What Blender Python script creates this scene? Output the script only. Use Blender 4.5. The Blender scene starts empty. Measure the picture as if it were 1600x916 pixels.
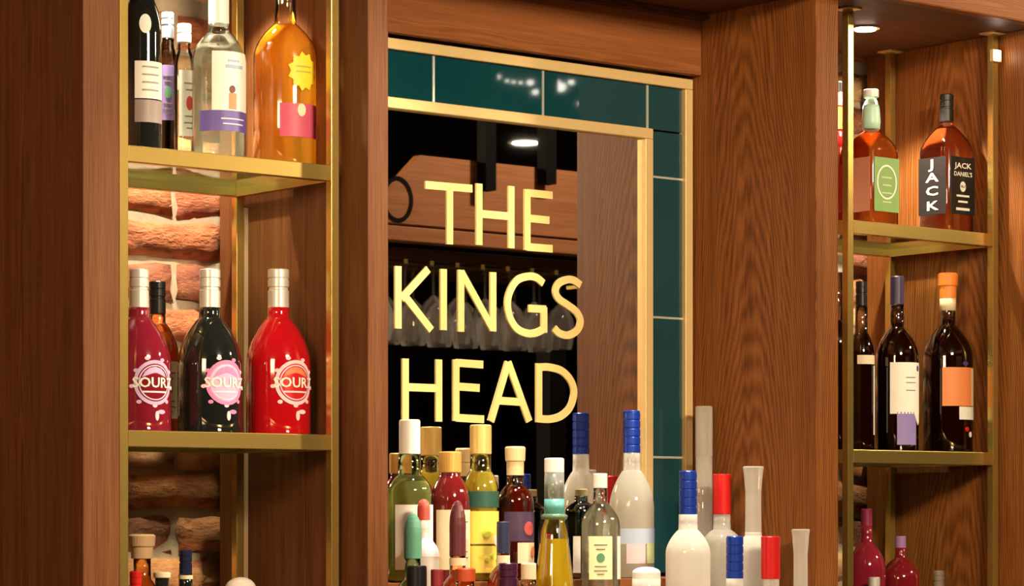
import bpy, bmesh, math, random
from math import sin, cos, pi, radians, sqrt
from mathutils import Vector, Matrix
random.seed(7)
S = bpy.context.scene
COL = S.collection

# ------------------------------------------------------------------ camera
F = 4215.0; HOR = 805.0; PHI = math.atan(3450/4215.0); CZ = 1.5
SN, CS = sin(PHI), cos(PHI)
cam = bpy.data.cameras.new('camera'); camo = bpy.data.objects.new('camera', cam); COL.objects.link(camo)
cam.sensor_width = 36; cam.lens = F/1600*36; cam.shift_y = (HOR-458)/1600
camo.location = (0, 0, CZ); camo.rotation_euler = (pi/2, 0, -PHI)
cam.clip_start = .05; cam.clip_end = 60
S.camera = camo
# ------------------------------------------------------------------ world, exposure
w = bpy.data.worlds.new('world'); S.world = w; w.use_nodes = True
w.node_tree.nodes['Background'].inputs[0].default_value = (1, .72, .5, 1)
w.node_tree.nodes['Background'].inputs[1].default_value = .3
S.view_settings.view_transform = 'Standard'; S.view_settings.look = 'None'
S.view_settings.exposure = 0.55; S.view_settings.gamma = 1
# ------------------------------------------------------------------ lights
def aim(o, tgt):
    o.rotation_euler = (Vector(tgt)-Vector(o.location)).to_track_quat('-Z', 'Y').to_euler()
def spot(name, loc, tgt, watts, ang, col=(1, .80, .58), blend=.6, r=.04):
    l = bpy.data.lights.new(name, 'SPOT'); l.energy = watts; l.spot_size = radians(ang); l.spot_blend = blend
    l.color = col; l.shadow_soft_size = r
    o = bpy.data.objects.new(name, l); COL.objects.link(o); o.location = loc; aim(o, tgt); return o
def area(name, loc, tgt, watts, sx, sy, col=(1, .80, .58)):
    l = bpy.data.lights.new(name, 'AREA'); l.energy = watts; l.shape = 'RECTANGLE'; l.size = sx; l.size_y = sy; l.color = col
    o = bpy.data.objects.new(name, l); COL.objects.link(o); o.location = loc; aim(o, tgt); return o
spot('aisle_spot', (4.95, 2.0, 2.92), (2.95, 3.75, 1.85), 300, 26, (1, .78, .50), r=.06)
spot('aisle_spot', (5.6, 2.3, 2.9), (4.4, 3.8, 1.85), 85, 50, (1, .78, .50), r=.06)
area('header_fill_area', (2.65, 0.7, 2.9), (3.3, 4.0, 2.1), 130, .6, .4, (1, .78, .50))  # fill added out of view, brightens the header and front edges
spot('gantry_fill_spot', (4.6, 3.35, 2.9), (4.6, 2.6, 2.25), 40, 80, r=.05)  # added fill, lifts the gantry seen in the mirror
area('left_fill_area', (-1.2, 1.2, 2.6), (2.6, 3.9, 1.75), 60, 1.2, .8, (1, .66, .36))  # soft fill added from the left for the side faces of the panels
spot('step_bottle_fill', (3.14, 3.76, 2.51), (3.18, 3.83, 1.3), 58, 40, (1, .90, .72), .8, .02)  # unseen spots added under the soffit to brighten the bottles on the steps
spot('step_bottle_fill', (3.56, 3.76, 2.51), (3.50, 3.83, 1.3), 62, 40, (1, .90, .72), .8, .02)
spot('bay_downlight', (2.44, 3.97, 2.51), (2.50, 4.00, 1.3), 22, 95, (1, .86, .60), .4, .012)
spot('bay_downlight', (2.60, 3.97, 2.51), (2.56, 4.00, 1.3), 14, 95, (1, .86, .60), .4, .012)
spot('bay_downlight', (4.20, 3.95, 2.51), (4.30, 3.97, 1.3), 26, 100, (1, .84, .60), .4, .012)

# ------------------------------------------------------------------ photo measurements -> metres
def ratio(px):
    t = (px-800)/F
    return (SN + t*CS)/(CS - t*SN)
def XA(px, Y): return ratio(px)*Y
def YA(px, X): return X/ratio(px)
def DZ(X, Y): return X*SN + Y*CS
def ZA(px, py, Y): return CZ + (HOR-py)/F*DZ(XA(px, Y), Y)
def MP(px, Y): return DZ(XA(px, Y), Y)/F          # metres per picture unit at that place

# ------------------------------------------------------------------ helpers
def tag(o, label=None, cat=None, group=None, kind=None):
    if label: o['label'] = label
    if cat: o['category'] = cat
    if group: o['group'] = group
    if kind: o['kind'] = kind
    return o
def empty(name, loc, label, cat, group=None):
    o = bpy.data.objects.new(name, None); COL.objects.link(o); o.location = loc; o.empty_display_size = .05
    return tag(o, label, cat, group)
def link(name, me, mat, parent=None, loc=(0, 0, 0), smooth=False):
    if mat and not me.materials: me.materials.append(mat)
    if smooth:
        for p in me.polygons: p.use_smooth = True
    o = bpy.data.objects.new(name, me); COL.objects.link(o); o.location = loc
    if parent: o.parent = parent
    return o
def bm_mesh(bm, name):
    bmesh.ops.recalc_face_normals(bm, faces=bm.faces)
    me = bpy.data.meshes.new(name); bm.to_mesh(me); bm.free(); return me
def box_bm(bm, x0, x1, y0, y1, z0, z1):
    vs = [bm.verts.new((x, y, z)) for x in (x0, x1) for y in (y0, y1) for z in (z0, z1)]
    for f in ((0, 1, 3, 2), (4, 6, 7, 5), (0, 4, 5, 1), (2, 3, 7, 6), (0, 2, 6, 4), (1, 5, 7, 3)):
        bm.faces.new([vs[i] for i in f])
def box(name, x0, x1, y0, y1, z0, z1, mat, parent=None, bev=0.0, origin=None):
    c = Vector(((x0+x1)/2, (y0+y1)/2, z0))
    if origin: c = Vector(origin)
    p = parent.location if parent else Vector((0, 0, 0))
    bm = bmesh.new(); box_bm(bm, x0-c.x, x1-c.x, y0-c.y, y1-c.y, z0-c.z, z1-c.z)
    if bev: bmesh.ops.bevel(bm, geom=bm.edges[:], offset=bev, segments=2, affect='EDGES', profile=.5)
    return link(name, bm_mesh(bm, name), mat, parent, c-p if parent else c)

def nn(nt, t, **kw):
    n = nt.nodes.new(t)
    for k, v in kw.items():
        if k in n.inputs: n.inputs[k].default_value = v
        else: setattr(n, k, v)
    return n
MATS = {}
def pmat(name, col, rough=.5, metal=0, trans=0, ior=1.45, coat=0, emit=None, es=0, var=0.0, bump=0, scale=40, spec=.5):
    if name in MATS: return MATS[name]
    m = bpy.data.materials.new(name); m.use_nodes = True; nt = m.node_tree; b = nt.nodes['Principled BSDF']
    b.inputs['Base Color'].default_value = (*col, 1); b.inputs['Roughness'].default_value = rough
    b.inputs['Metallic'].default_value = metal; b.inputs['Transmission Weight'].default_value = trans
    b.inputs['IOR'].default_value = ior; b.inputs['Coat Weight'].default_value = coat; b.inputs['Coat Roughness'].default_value = .04
    b.inputs['Specular IOR Level'].default_value = spec
    if emit: b.inputs['Emission Color'].default_value = (*emit, 1); b.inputs['Emission Strength'].default_value = es
    tc = nn(nt, 'ShaderNodeTexCoord'); no = nn(nt, 'ShaderNodeTexNoise', Scale=scale, Detail=4.0)
    nt.links.new(tc.outputs['Object'], no.inputs['Vector'])
    v = var or .06
    mx = nn(nt, 'ShaderNodeMix', data_type='RGBA'); nt.links.new(no.outputs['Fac'], mx.inputs[0])
    mx.inputs[6].default_value = (*[c*(1-v) for c in col], 1); mx.inputs[7].default_value = (*[min(1, c*(1+v)) for c in col], 1)
    nt.links.new(mx.outputs[2], b.inputs['Base Color'])
    if bump:
        bp = nn(nt, 'ShaderNodeBump', Strength=bump, Distance=.002); nt.links.new(no.outputs['Fac'], bp.inputs['Height'])
        nt.links.new(bp.outputs[0], b.inputs['Normal'])
    MATS[name] = m; return m
def shell(name, tint=(.96, .98, .96), frost=0.0):
    """thin hollow glass: clear face-on, reflective at grazing angles"""
    if name in MATS: return MATS[name]
    m = bpy.data.materials.new(name); m.use_nodes = True; nt = m.node_tree
    for n in list(nt.nodes): nt.nodes.remove(n)
    out = nn(nt, 'ShaderNodeOutputMaterial'); tr = nn(nt, 'ShaderNodeBsdfTransparent'); tr.inputs[0].default_value = (*tint, 1)
    gl = nn(nt, 'ShaderNodeBsdfGlossy'); gl.inputs['Roughness'].default_value = .04; gl.inputs[0].default_value = (1, 1, 1, 1)
    fr = nn(nt, 'ShaderNodeFresnel', IOR=1.55)
    mu = nn(nt, 'ShaderNodeMath', operation='MULTIPLY_ADD'); nt.links.new(fr.outputs[0], mu.inputs[0]); mu.inputs[1].default_value = 1.3; mu.inputs[2].default_value = .02; mu.use_clamp = True
    mx = nn(nt, 'ShaderNodeMixShader'); nt.links.new(mu.outputs[0], mx.inputs[0]); nt.links.new(tr.outputs[0], mx.inputs[1]); nt.links.new(gl.outputs[0], mx.inputs[2])
    last = mx
    if frost:
        df = nn(nt, 'ShaderNodeBsdfDiffuse'); df.inputs[0].default_value = (.92, .9, .86, 1)
        tl = nn(nt, 'ShaderNodeBsdfTranslucent'); tl.inputs[0].default_value = (.92, .9, .86, 1)
        ad = nn(nt, 'ShaderNodeMixShader'); ad.inputs[0].default_value = .45
        nt.links.new(df.outputs[0], ad.inputs[1]); nt.links.new(tl.outputs[0], ad.inputs[2])
        m2 = nn(nt, 'ShaderNodeMixShader'); m2.inputs[0].default_value = frost
        nt.links.new(mx.outputs[0], m2.inputs[1]); nt.links.new(ad.outputs[0], m2.inputs[2]); last = m2
    nt.links.new(last.outputs[0], out.inputs[0]); MATS[name] = m; return m
def liquid(name, col, dens=.5):
    """coloured spirit: part see-through, part glowing by light that passes through it"""
    if name in MATS: return MATS[name]
    m = bpy.data.materials.new(name); m.use_nodes = True; nt = m.node_tree
    for n in list(nt.nodes): nt.nodes.remove(n)
    out = nn(nt, 'ShaderNodeOutputMaterial'); tr = nn(nt, 'ShaderNodeBsdfTransparent'); tr.inputs[0].default_value = (*[min(1, c**.5*1.05) for c in col], 1)
    b = nn(nt, 'ShaderNodeBsdfPrincipled', Roughness=.08); b.inputs['Base Color'].default_value = (*col, 1)
    tl = nn(nt, 'ShaderNodeBsdfTranslucent'); tl.inputs[0].default_value = (*col, 1)
    a = nn(nt, 'ShaderNodeMixShader'); a.inputs[0].default_value = .45; nt.links.new(b.outputs[0], a.inputs[1]); nt.links.new(tl.outputs[0], a.inputs[2])
    mx = nn(nt, 'ShaderNodeMixShader'); mx.inputs[0].default_value = dens
    nt.links.new(tr.outputs[0], mx.inputs[1]); nt.links.new(a.outputs[0], mx.inputs[2]); nt.links.new(mx.outputs[0], out.inputs[0])
    MATS[name] = m; return m
def wood(name, lo, hi, axis='Z', seed=0.0, cath=True, rough=.5):
    m = bpy.data.materials.new(name); m.use_nodes = True; nt = m.node_tree; b = nt.nodes['Principled BSDF']; L = nt.links.new
    tc = nn(nt, 'ShaderNodeTexCoord'); sp = nn(nt, 'ShaderNodeSeparateXYZ'); L(tc.outputs['Object'], sp.inputs[0])
    along = sp.outputs[axis]
    ad = nn(nt, 'ShaderNodeMath', operation='ADD')            # coordinate across the board
    others = [a for a in 'XYZ' if a != axis]
    L(sp.outputs[others[0]], ad.inputs[0]); L(sp.outputs[others[1]], ad.inputs[1])
    def M(op, a, b2=None, c=None):
        n = nn(nt, 'ShaderNodeMath', operation=op)
        for i, v in enumerate((a, b2, c)):
            if v is None: continue
            if isinstance(v, (int, float)): n.inputs[i].default_value = v
            else: L(v, n.inputs[i])
        return n.outputs[0]
    def noise(sa, sc, off, detail=3.0):
        cb = nn(nt, 'ShaderNodeCombineXYZ'); L(M('MULTIPLY', ad.outputs[0], sc), cb.inputs[0]); L(M('MULTIPLY', along, sa), cb.inputs[1]); cb.inputs[2].default_value = seed+off
        n = nn(nt, 'ShaderNodeTexNoise', Scale=1.0, Detail=detail); L(cb.outputs[0], n.inputs['Vector']); return n.outputs['Fac']
    fine = noise(9, 520, 0, 2.0); mid = noise(1.6, 70, 5); warp = noise(1.3, 14, 9); pore = noise(26, 900, 13, 1.0)
    cen = M('MULTIPLY_ADD', noise(.9, .2, 21), .10, -.05)
    d = M('ADD', ad.outputs[0], cen)
    para = M('MULTIPLY', M('MULTIPLY', d, d), 15.0 if cath else 200.0)
    ph = M('ADD', M('ADD', M('MULTIPLY', along, .36 if cath else .08), para), M('MULTIPLY', warp, .16))
    rings = M('MULTIPLY_ADD', M('SINE', M('MULTIPLY', ph, 260.0)), .5, .5)
    f = M('ADD', M('ADD', M('MULTIPLY', rings, .20), M('MULTIPLY', fine, .55)), M('MULTIPLY', mid, .44))
    f = M('SUBTRACT', f, .12)
    cr = nn(nt, 'ShaderNodeValToRGB'); L(f, cr.inputs[0])
    cr.color_ramp.elements[0].position = .22; cr.color_ramp.elements[0].color = (*lo, 1)
    cr.color_ramp.elements[1].position = .78; cr.color_ramp.elements[1].color = (*hi, 1)
    L(cr.outputs[0], b.inputs['Base Color']); b.inputs['Roughness'].default_value = rough; b.inputs['Specular IOR Level'].default_value = .15
    bp = nn(nt, 'ShaderNodeBump', Strength=.25, Distance=.0008); L(M('ADD', f, M('MULTIPLY', pore, .3)), bp.inputs['Height']); L(bp.outputs[0], b.inputs['Normal'])
    MATS[name] = m; return m
LO, HI = (.080, .021, .0055), (.33, .120, .028)
W_V = wood('stained_oak_upright', LO, HI, 'Z', 1)
W_V2 = wood('stained_oak_upright_plain', LO, (.25, .10, .038), 'Z', 4, cath=False)
W_H = wood('stained_oak_level', (.17, .050, .015), (.34, .125, .040), 'X', 7, cath=False)
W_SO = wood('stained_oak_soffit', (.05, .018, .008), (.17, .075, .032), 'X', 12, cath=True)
BRASS = pmat('satin_brass', (.60, .42, .12), .27, .85, var=.08, scale=60)
BRASS_P = pmat('pale_brass', (.80, .60, .28), .5, .4, var=.06, scale=60)
GOLD = pmat('gold_leaf', (.92, .73, .30), .42, .25, var=.05, scale=90)
MIR = pmat('mirror_silver', (.80, .76, .72), .015, 1.0, var=.01)
TEAL = pmat('teal_glass', (.005, .050, .064), .03, 0, coat=.3, var=.35, scale=6)
LEAD = pmat('pale_joint', (.62, .66, .62), .3, .5)
G_SH = shell('shelf_glass', (.86, .95, .88))
MORT = pmat('lime_mortar', (.42, .34, .25), .95, var=.25, bump=.8, scale=60)
CLEAR = shell('clear_glass'); FROST = shell('frosted_glass', (.95, .95, .93), .72); HFROST = shell('half_frosted_glass', (.93, .93, .9), .46)
GREENG = shell('green_tint_glass', (.72, .86, .66)); AMBG = shell('amber_tint_glass', (.95, .72, .42)); DARKG = shell('smoky_glass', (.42, .32, .26))

# ------------------------------------------------------------------ key planes
YF = 3.78                                     # front of the brass shelf frames
XP2 = XA(530, YF)+.010                        # shelf-side face of second partition panel
YP = YA(575, XP2)                             # front edges of the panels
XP2b = XA(607, YP)
XP3, XP3b = XA(1275, YP), XA(1310, YP)
XP1, XP1b = XA(130, YP), XA(187, YP)
XP4 = XA(1560, YF)+.010; XP4b = XP4+.05
YM = 4.07                                     # mirror surface
YW = 4.20                                     # brick face
ZS = CZ+1.025                                 # soffit
ZC = CZ-.52                                   # worktop
# ------------------------------------------------------------------ room shell
DK = pmat('dark_room_paint', (.018, .013, .012), .8)
DKF = pmat('dark_floor', (.05, .03, .02), .5)
def struct(o): o['kind'] = 'structure'; return o
struct(box('floor', -2.5, 11.5, -4, 4.5, -.05, 0, DKF))
struct(box('ceiling', -2.5, 11.5, -4, 4.5, 2.98, 3.03, DK))
struct(box('wall_front', -2.5, 11.5, -4.1, -4, 0, 2.98, DK))
struct(box('wall_left', -2.6, -2.5, -4, 4.5, 0, 2.98, DK))
struct(box('wall_right', 11.5, 11.6, -4, 4.5, 0, 2.98, DK))
wb = struct(box('wall_back', -2.5, 11.5, YW+.012, 4.5, 0, 2.98, MORT))
# bricks, one by one, where the bays show them
def brick_mat(i, c):
    m = bpy.data.materials.new('old_brick_' + 'abcdef'[i]); m.use_nodes = True; nt = m.node_tree; b = nt.nodes['Principled BSDF']; L = nt.links.new
    tc = nn(nt, 'ShaderNodeTexCoord'); n1 = nn(nt, 'ShaderNodeTexNoise', Scale=22.0, Detail=6.0, Roughness=.65); n2 = nn(nt, 'ShaderNodeTexNoise', Scale=90.0, Detail=5.0, Roughness=.7)
    mp = nn(nt, 'ShaderNodeMapping'); mp.inputs['Scale'].default_value = (.6, 1, 1.3); mp.inputs['Location'].default_value = (i*3.1, 0, 0)
    L(tc.outputs['Object'], mp.inputs[0]); L(mp.outputs[0], n1.inputs['Vector']); L(mp.outputs[0], n2.inputs['Vector'])
    cr = nn(nt, 'ShaderNodeValToRGB'); L(n1.outputs['Fac'], cr.inputs[0]); e = cr.color_ramp.elements
    e[0].position = .30; e[0].color = (c[0]*.25, c[1]*.22, c[2]*.25, 1); e[1].position = .72; e[1].color = (.72, .52, .34, 1)
    k = e.new(.44); k.color = (*c, 1); k = e.new(.60); k.color = (c[0]*1.35, c[1]*1.5, c[2]*1.4, 1)
    L(cr.outputs[0], b.inputs['Base Color']); b.inputs['Roughness'].default_value = .85; b.inputs['Specular IOR Level'].default_value = .4
    ad = nn(nt, 'ShaderNodeMath', operation='MULTIPLY_ADD'); L(n2.outputs['Fac'], ad.inputs[0]); ad.inputs[1].default_value = .5; L(n1.outputs['Fac'], ad.inputs[2])
    bp = nn(nt, 'ShaderNodeBump', Strength=1.0, Distance=.012); L(ad.outputs[0], bp.inputs['Height']); L(bp.outputs[0], b.inputs['Normal'])
    return m
BM = [brick_mat(i, c) for i, c in enumerate([(.50, .16, .075), (.42, .13, .07), (.58, .26, .12), (.30, .10, .06), (.52, .19, .09), (.60, .34, .18)])]
def brick_mesh(L, H, seed):
    rnd = random.Random(seed); bm = bmesh.new(); nx, nz = 6, 3; g = []
    for j in range(nz+1):
        row = []
        for i in range(nx+1):
            e = (i in (0, nx)) or (j in (0, nz))
            x = -L/2+L*i/nx + rnd.uniform(-.004, .004); z = H*j/nz + rnd.uniform(-.005, .005)
            y = (.009 if e else 0)+rnd.uniform(-.005, .004)
            row.append(bm.verts.new((x, y, z)))
        g.append(row)
    for j in range(nz):
        for i in range(nx): bm.faces.new((g[j][i], g[j][i+1], g[j+1][i+1], g[j+1][i]))
    per = [g[0][i] for i in range(nx+1)]+[g[j][nx] for j in range(1, nz+1)]+[g[nz][i] for i in range(nx-1, -1, -1)]+[g[j][0] for j in range(nz-1, 0, -1)]
    back = [bm.verts.new((v.co.x, .04, v.co.z)) for v in per]
    for k in range(len(per)): bm.faces.new((per[k], back[k], back[(k+1) % len(per)], per[(k+1) % len(per)]))
    me = bm_mesh(bm, 'brick'); return me
BL, BH = .213, .064
bmeshes = []
for i in range(12):
    me = brick_mesh(BL, BH, 50+i); [setattr(p, 'use_smooth', True) for p in me.polygons]; me.materials.append(BM[i % 6]); bmeshes.append(me)
rb = random.Random(3)
for (xa, xb) in ((2.19, XP2+.01), (3.93, XP4+.01)):
    k = 0; z = CZ-.30
    while z < ZS+.01:
        x = xa-.1+(.11 if k % 2 else 0)
        while x < xb-.02:
            o = bpy.data.objects.new('brick', rb.choice(bmeshes)); COL.objects.link(o); o.parent = wb
            prou = rb.uniform(-.012, .010)
            o.location = Vector((x+BL/2, YW+prou, z+rb.uniform(-.003, .003)))-wb.location
            o.rotation_euler = (rb.uniform(-.03, .03), rb.uniform(-.012, .012), rb.uniform(-.03, .03))
            x += BL+.014
        z += BH+.013; k += 1

# ------------------------------------------------------------------ back bar joinery
bar = empty('back_bar_cabinet', (3.4, YP, 0), 'built-in dark stained oak back bar with upright partitions framing shelves and mirror', 'cabinet')
def panel(x0, x1, mat=W_V, y0=YP):
    return box('partition_panel', x0, x1, y0, YW-.030, ZC, ZS, mat, bar, .002, origin=((x0+x1)/2, YP+.16, ZC))
panel(XP1, XP1b, W_V2); panel(XP2, XP2b, W_V2); panel(XP3, XP3b); panel(XP4, XP4b)
XL0 = XP1-.85
panel(XL0, XL0+.05, W_V2)
box('back_board', XL0+.05, XP1, YW-.052, YW-.030, ZC, ZS, W_V2, bar)
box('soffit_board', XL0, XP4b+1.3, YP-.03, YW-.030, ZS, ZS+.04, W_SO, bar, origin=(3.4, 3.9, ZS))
box('cornice', XL0, XP4b+1.3, YP-.06, YP-.03, ZS-.004, ZS+.16, W_H, bar, .004)
YH = 4.035
zh0 = ZA(1094, 118, YH)
box('header_board', XP2b+.001, XP3-.001, YH, YH+.02, zh0, ZS-.006, W_H, bar, .0015)
box('header_shade_strip', XP2b+.001, XP3-.001, YH-.022, YH, ZS-.012, ZS-.001, W_SO, bar)  # dark strip added for the shade along the top of the header
box('back_board', XP4b, XP4b+1.25, YW-.052, YW-.030, ZC, ZS, W_V2, bar)
panel(XP4b+1.25, XP4b+1.30, W_V2)
# tan strip up the corner of brick and panel
TAN_STRIP = pmat('tan_corner_strip', (.55, .38, .24), .5)
yb = YA(386, XP2-.003)
box('corner_strip', XP2-.010, XP2-.0005, yb, yb+.018, ZC, CZ+.555, TAN_STRIP, bar)
# worktop and steps
STONE = pmat('dark_worktop', (.05, .035, .03), .25, var=.3, scale=90)
box('worktop', XL0, XP4b+1.3, YP-.10, YW-.030, ZC-.04, ZC-.0005, STONE, bar, .003)
steps = [(3.945, YM-.008, CZ-.125), (3.86, 3.9445, CZ-.215), (3.775, 3.8595, CZ-.315), (3.665, 3.7745, CZ-.385)]
for y0, y1, z in steps:
    box('display_step', XP2b+.002, XP3-.002, y0, y1, ZC, z, W_H, bar, .001)
# base cabinet below the worktop
x = XL0+.02
box('base_plinth', XL0, XP4b+1.3, YP+.0, YW-.030, 0, ZC-.041, W_V2, bar)
while x < XP4b:
    d = box('cabinet_door', x, x+.52, YP-.022, YP-.0005, .1, ZC-.06, W_V2, bar, .003)
    box('door_knob', x+.46, x+.48, YP-.045, YP-.0225, .6, .62, BRASS, None, .003)
    k = bpy.data.objects['door_knob'] if False else COL.objects[-1]
    k.parent = d; k.location = k.location-bar.location-d.location
    x += .55

# ------------------------------------------------------------------ mirror
zo = ZA(1075, 123.5, YM-.014)                       # outer top
zi = ZA(1012, 200, YM-.014)                         # inner frame top
xo = XA(1082, YM-.012); xi = XA(1020, YM-.012)
BW = .021
mx0 = XP2b+.012; mxi0 = mx0+(xo-xi)
mz0 = CZ-.12
mir = empty('bar_mirror', ((mx0+xo)/2, YM, mz0), 'large mirror with gold lettering and brass and teal glass border behind the bottles', 'mirror')
box('mirror_glass', mxi0+.004, xi-.004, YM-.001, YM+.006, mz0, zi-.004, MIR, mir)
box('backing_board', mx0, xo, YM+.0065, YM+.02, mz0, zo, DK, mir)
def bar_(x0, x1, z0, z1, y=YM-.014): return box('frame_bar', x0, x1, y, YM+.006, z0, z1, BRASS_P, mir, .0015)
bar_(mx0, xo, zo-BW, zo); bar_(xo-BW, xo, mz0, zo-BW-.0003); bar_(mx0, mx0+BW, mz0, zo-BW-.0003)
bar_(mxi0, xi, zi-BW, zi); bar_(xi-BW, xi, mz0, zi-BW-.0003); bar_(mxi0, mxi0+BW, mz0, zi-BW-.0003)
yt = YM-.004
# teal glass strips between, with pale joints
jx = [XA(677, yt), XA(848, yt), XA(1011, yt)]
xl, xr = mx0+BW+.0005, xo-BW-.0005
xs = [xl, mxi0+.01, (mxi0+.01+jx[0])/2-.0, jx[0], jx[1], jx[2], xr]
xs = [xl, jx[0]-(jx[1]-jx[0]), jx[0], jx[1], jx[2], xr]
za, zb_ = zi+.0005, zo-BW-.0005
for a, b in zip(xs[:-1], xs[1:]):
    box('teal_glass', a+.0022, b-.0022, yt, YM+.006, za+.0, zb_, TEAL, mir, .0012)
for a in xs[1:-1]:
    box('pale_joint', a-.0026, a+.0026, yt-.0016, YM+.005, za, zb_, LEAD, mir)
jz = [ZA(1041, p, yt) for p in (278.5, 497, 715)]
zz = [zi]+jz+[mz0+.03, mz0]
for side in (0, 1):
    x0, x1 = ((xi+.0005, xr), (xl, mxi0-.0005))[side]
    ztop = zi-.001
    for a, b in zip([ztop]+jz, jz+[mz0]):
        box('teal_glass', x0, x1, yt, YM+.006, b+.0022, a-.0022, TEAL, mir, .0012)
    for a in jz: box('pale_joint', x0, x1, yt-.0016, YM+.005, a-.0022, a+.0022, LEAD, mir)
# lettering
def P(px, py): return (XA(px, YM-.002), ZA(px, py, YM-.002))
def stroke(bm, pts, wd, y0, y1):
    pts = [Vector((p[0], p[1])) for p in pts]; n = len(pts); Lp, Rp = [], []
    for i in range(n):
        a = (pts[i]-pts[i-1]).normalized() if i else None
        b = (pts[i+1]-pts[i]).normalized() if i < n-1 else None
        t = (a+b).normalized() if a and b else (a or b)
        k = 1/max(.5, t.dot(a)) if a and b else 1
        nrm = Vector((-t.y, t.x))*wd/2*k
        Lp.append(pts[i]+nrm); Rp.append(pts[i]-nrm)
    v = [[bm.verts.new((q.x, y, q.y)) for q in s] for s in (Lp, Rp) for y in (y0, y1)]   # L0,L1,R0,R1
    for i in range(n-1):
        bm.faces.new((v[0][i], v[0][i+1], v[2][i+1], v[2][i])); bm.faces.new((v[1][i], v[3][i], v[3][i+1], v[1][i+1]))
        bm.faces.new((v[0][i], v[1][i], v[1][i+1], v[0][i+1])); bm.faces.new((v[2][i], v[2][i+1], v[3][i+1], v[3][i]))
    for i in (0, n-1): bm.faces.new((v[0][i], v[2][i], v[3][i], v[1][i]))
def curve(pts, n=6):
    out = []
    q = [pts[0]]+pts+[pts[-1]]
    for i in range(1, len(q)-2):
        for k in range(n):
            t = k/n; p0, p1, p2, p3 = q[i-1], q[i], q[i+1], q[i+2]
            out.append(tuple(.5*((2*p1[j])+(-p0[j]+p2[j])*t+(2*p0[j]-5*p1[j]+4*p2[j]-p3[j])*t*t+(-p0[j]+3*p1[j]-3*p2[j]+p3[j])*t**3) for j in (0, 1)))
    out.append(pts[-1]); return out
G = [(849, 443), (838, 434), (825, 432), (808, 438), (797, 455), (793, 475), (797, 497), (808, 514), (824, 521), (838, 520), (850, 514)]
Sx = [(907, 446), (898, 439), (887, 437), (873, 443), (868, 455), (873, 467), (887, 477), (901, 488), (907, 502), (902, 516), (888, 524), (874, 521), (866, 513)]
D = [(842, 574), (858, 574), (878, 580), (892, 595), (897, 614), (891, 636), (877, 650), (860, 655), (842, 654.5)]
letters = [
    [[(664.4, 289), (737.5, 295)], [(702.6, 292), (702.6, 382)]],
    [[(748.5, 287), (748.5, 383)], [(798.7, 291), (798.7, 388)], [(748.5, 334), (798.7, 338.5)]],
    [[(823.8, 296), (823.8, 391)], [(823.8, 301.5), (863, 305.5)], [(823.8, 341), (858, 344.5)], [(823.8, 386), (863, 389)]],
    [[(621.8, 416), (621.8, 513.5)], [(669, 420.7), (627, 467)], [(632, 462), (674, 516)]],
    [[(692.8, 420.5), (692.8, 516)]],
    [[(720, 421.8), (720, 518.5)], [(720.5, 425), (770, 515)], [(770.3, 425.5), (770.3, 518)]],
    [curve(G), [(850, 520), (850, 480)], [(853, 483.5), (826, 482)]],
    [curve(Sx)],
    [[(633.2, 560.5), (633.2, 656)], [(685.5, 562), (685.5, 659)], [(633.2, 605), (685.5, 607)]],
    [[(712.4, 562), (712.4, 658)], [(712.4, 567), (754.5, 570)], [(712.4, 604), (749, 606.5)], [(712.4, 653), (756, 655.5)]],
    [[(794, 566), (767, 658.7)], [(794, 566), (827, 658.7)], [(776, 626), (815, 628.5)]],
    [[(842, 568), (842, 660)], curve(D)],
]
for lt in letters:
    bm = bmesh.new()
    for k, s in enumerate(lt):
        off = k*.00012
        stroke(bm, [P(*p) for p in s], .0150, YM-.0035+off, YM-.0008)
    me = bm_mesh(bm, 'letter')
    o = link('letter', me, GOLD, mir)
    c = Vector((sum(v.co.x for v in me.vertices)/len(me.vertices), YM-.0008, sum(v.co.z for v in me.vertices)/len(me.vertices)))
    for v in me.vertices: v.co -= c
    o.location = c-mir.location

# ------------------------------------------------------------------ brass shelf frames
PS = .0165
def shelf_frame(x0, x1, zs, label):
    D_ = .310; y0, y1 = YF, YF+D_
    r = empty('shelf_frame', ((x0+x1)/2, (y0+y1)/2, ZC), label, 'shelf unit', 'brass framed glass shelves in the back bar')
    for x in (x0, x1-PS):
        for y in (y0, y1-PS):
            box('post', x, x+PS, y, y+PS, ZC, ZS-.0036, BRASS, r, .0012)
            box('flange', x-.012, x+PS+.012, y-.012, y+PS+.012, ZS-.0035, ZS-.0003, BRASS_P, r)
    for z in zs:
        h = .027
        box('rail', x0+PS, x1-PS, y0, y0+PS, z-h, z, BRASS, r, .0012)
        box('rail', x0+PS, x1-PS, y1-PS, y1, z-h, z, BRASS, r, .0012)
        box('rail', x0, x0+PS, y0+PS, y1-PS, z-h, z, BRASS, r, .0012)
        box('rail', x1-PS, x1, y0+PS, y1-PS, z-h, z, BRASS, r, .0012)
        box('glass_shelf', x0+PS+.001, x1-PS-.001, y0+PS+.001, y1-PS-.001, z-.012, z-.002, G_SH, r, .001)
    return r
FL0, FL1 = XA(187, YF), XA(530, YF); FR0, FR1 = XA(1325, YF), XA(1560, YF)
ZL1 = (ZA(200, 228, YF)+ZA(520, 257, YF))/2; ZL2 = (ZA(200, 673, YF)+ZA(510, 678.5, YF))/2
ZR1 = (ZA(1345, 346, YF)+ZA(1545, 364, YF))/2; ZR2 = (ZA(1345, 704, YF)+ZA(1540, 706, YF))/2
ZL3, ZR3 = ZL2-(ZL1-ZL2), ZR2-(ZR1-ZR2)
fl = shelf_frame(FL0, FL1, (ZL1, ZL2, ZL3), 'brass framed glass shelf unit in the left bay of the back bar')
fr = shelf_frame(FR0, FR1, (ZR1, ZR2, ZR3), 'brass framed glass shelf unit in the right bay of the back bar')

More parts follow.
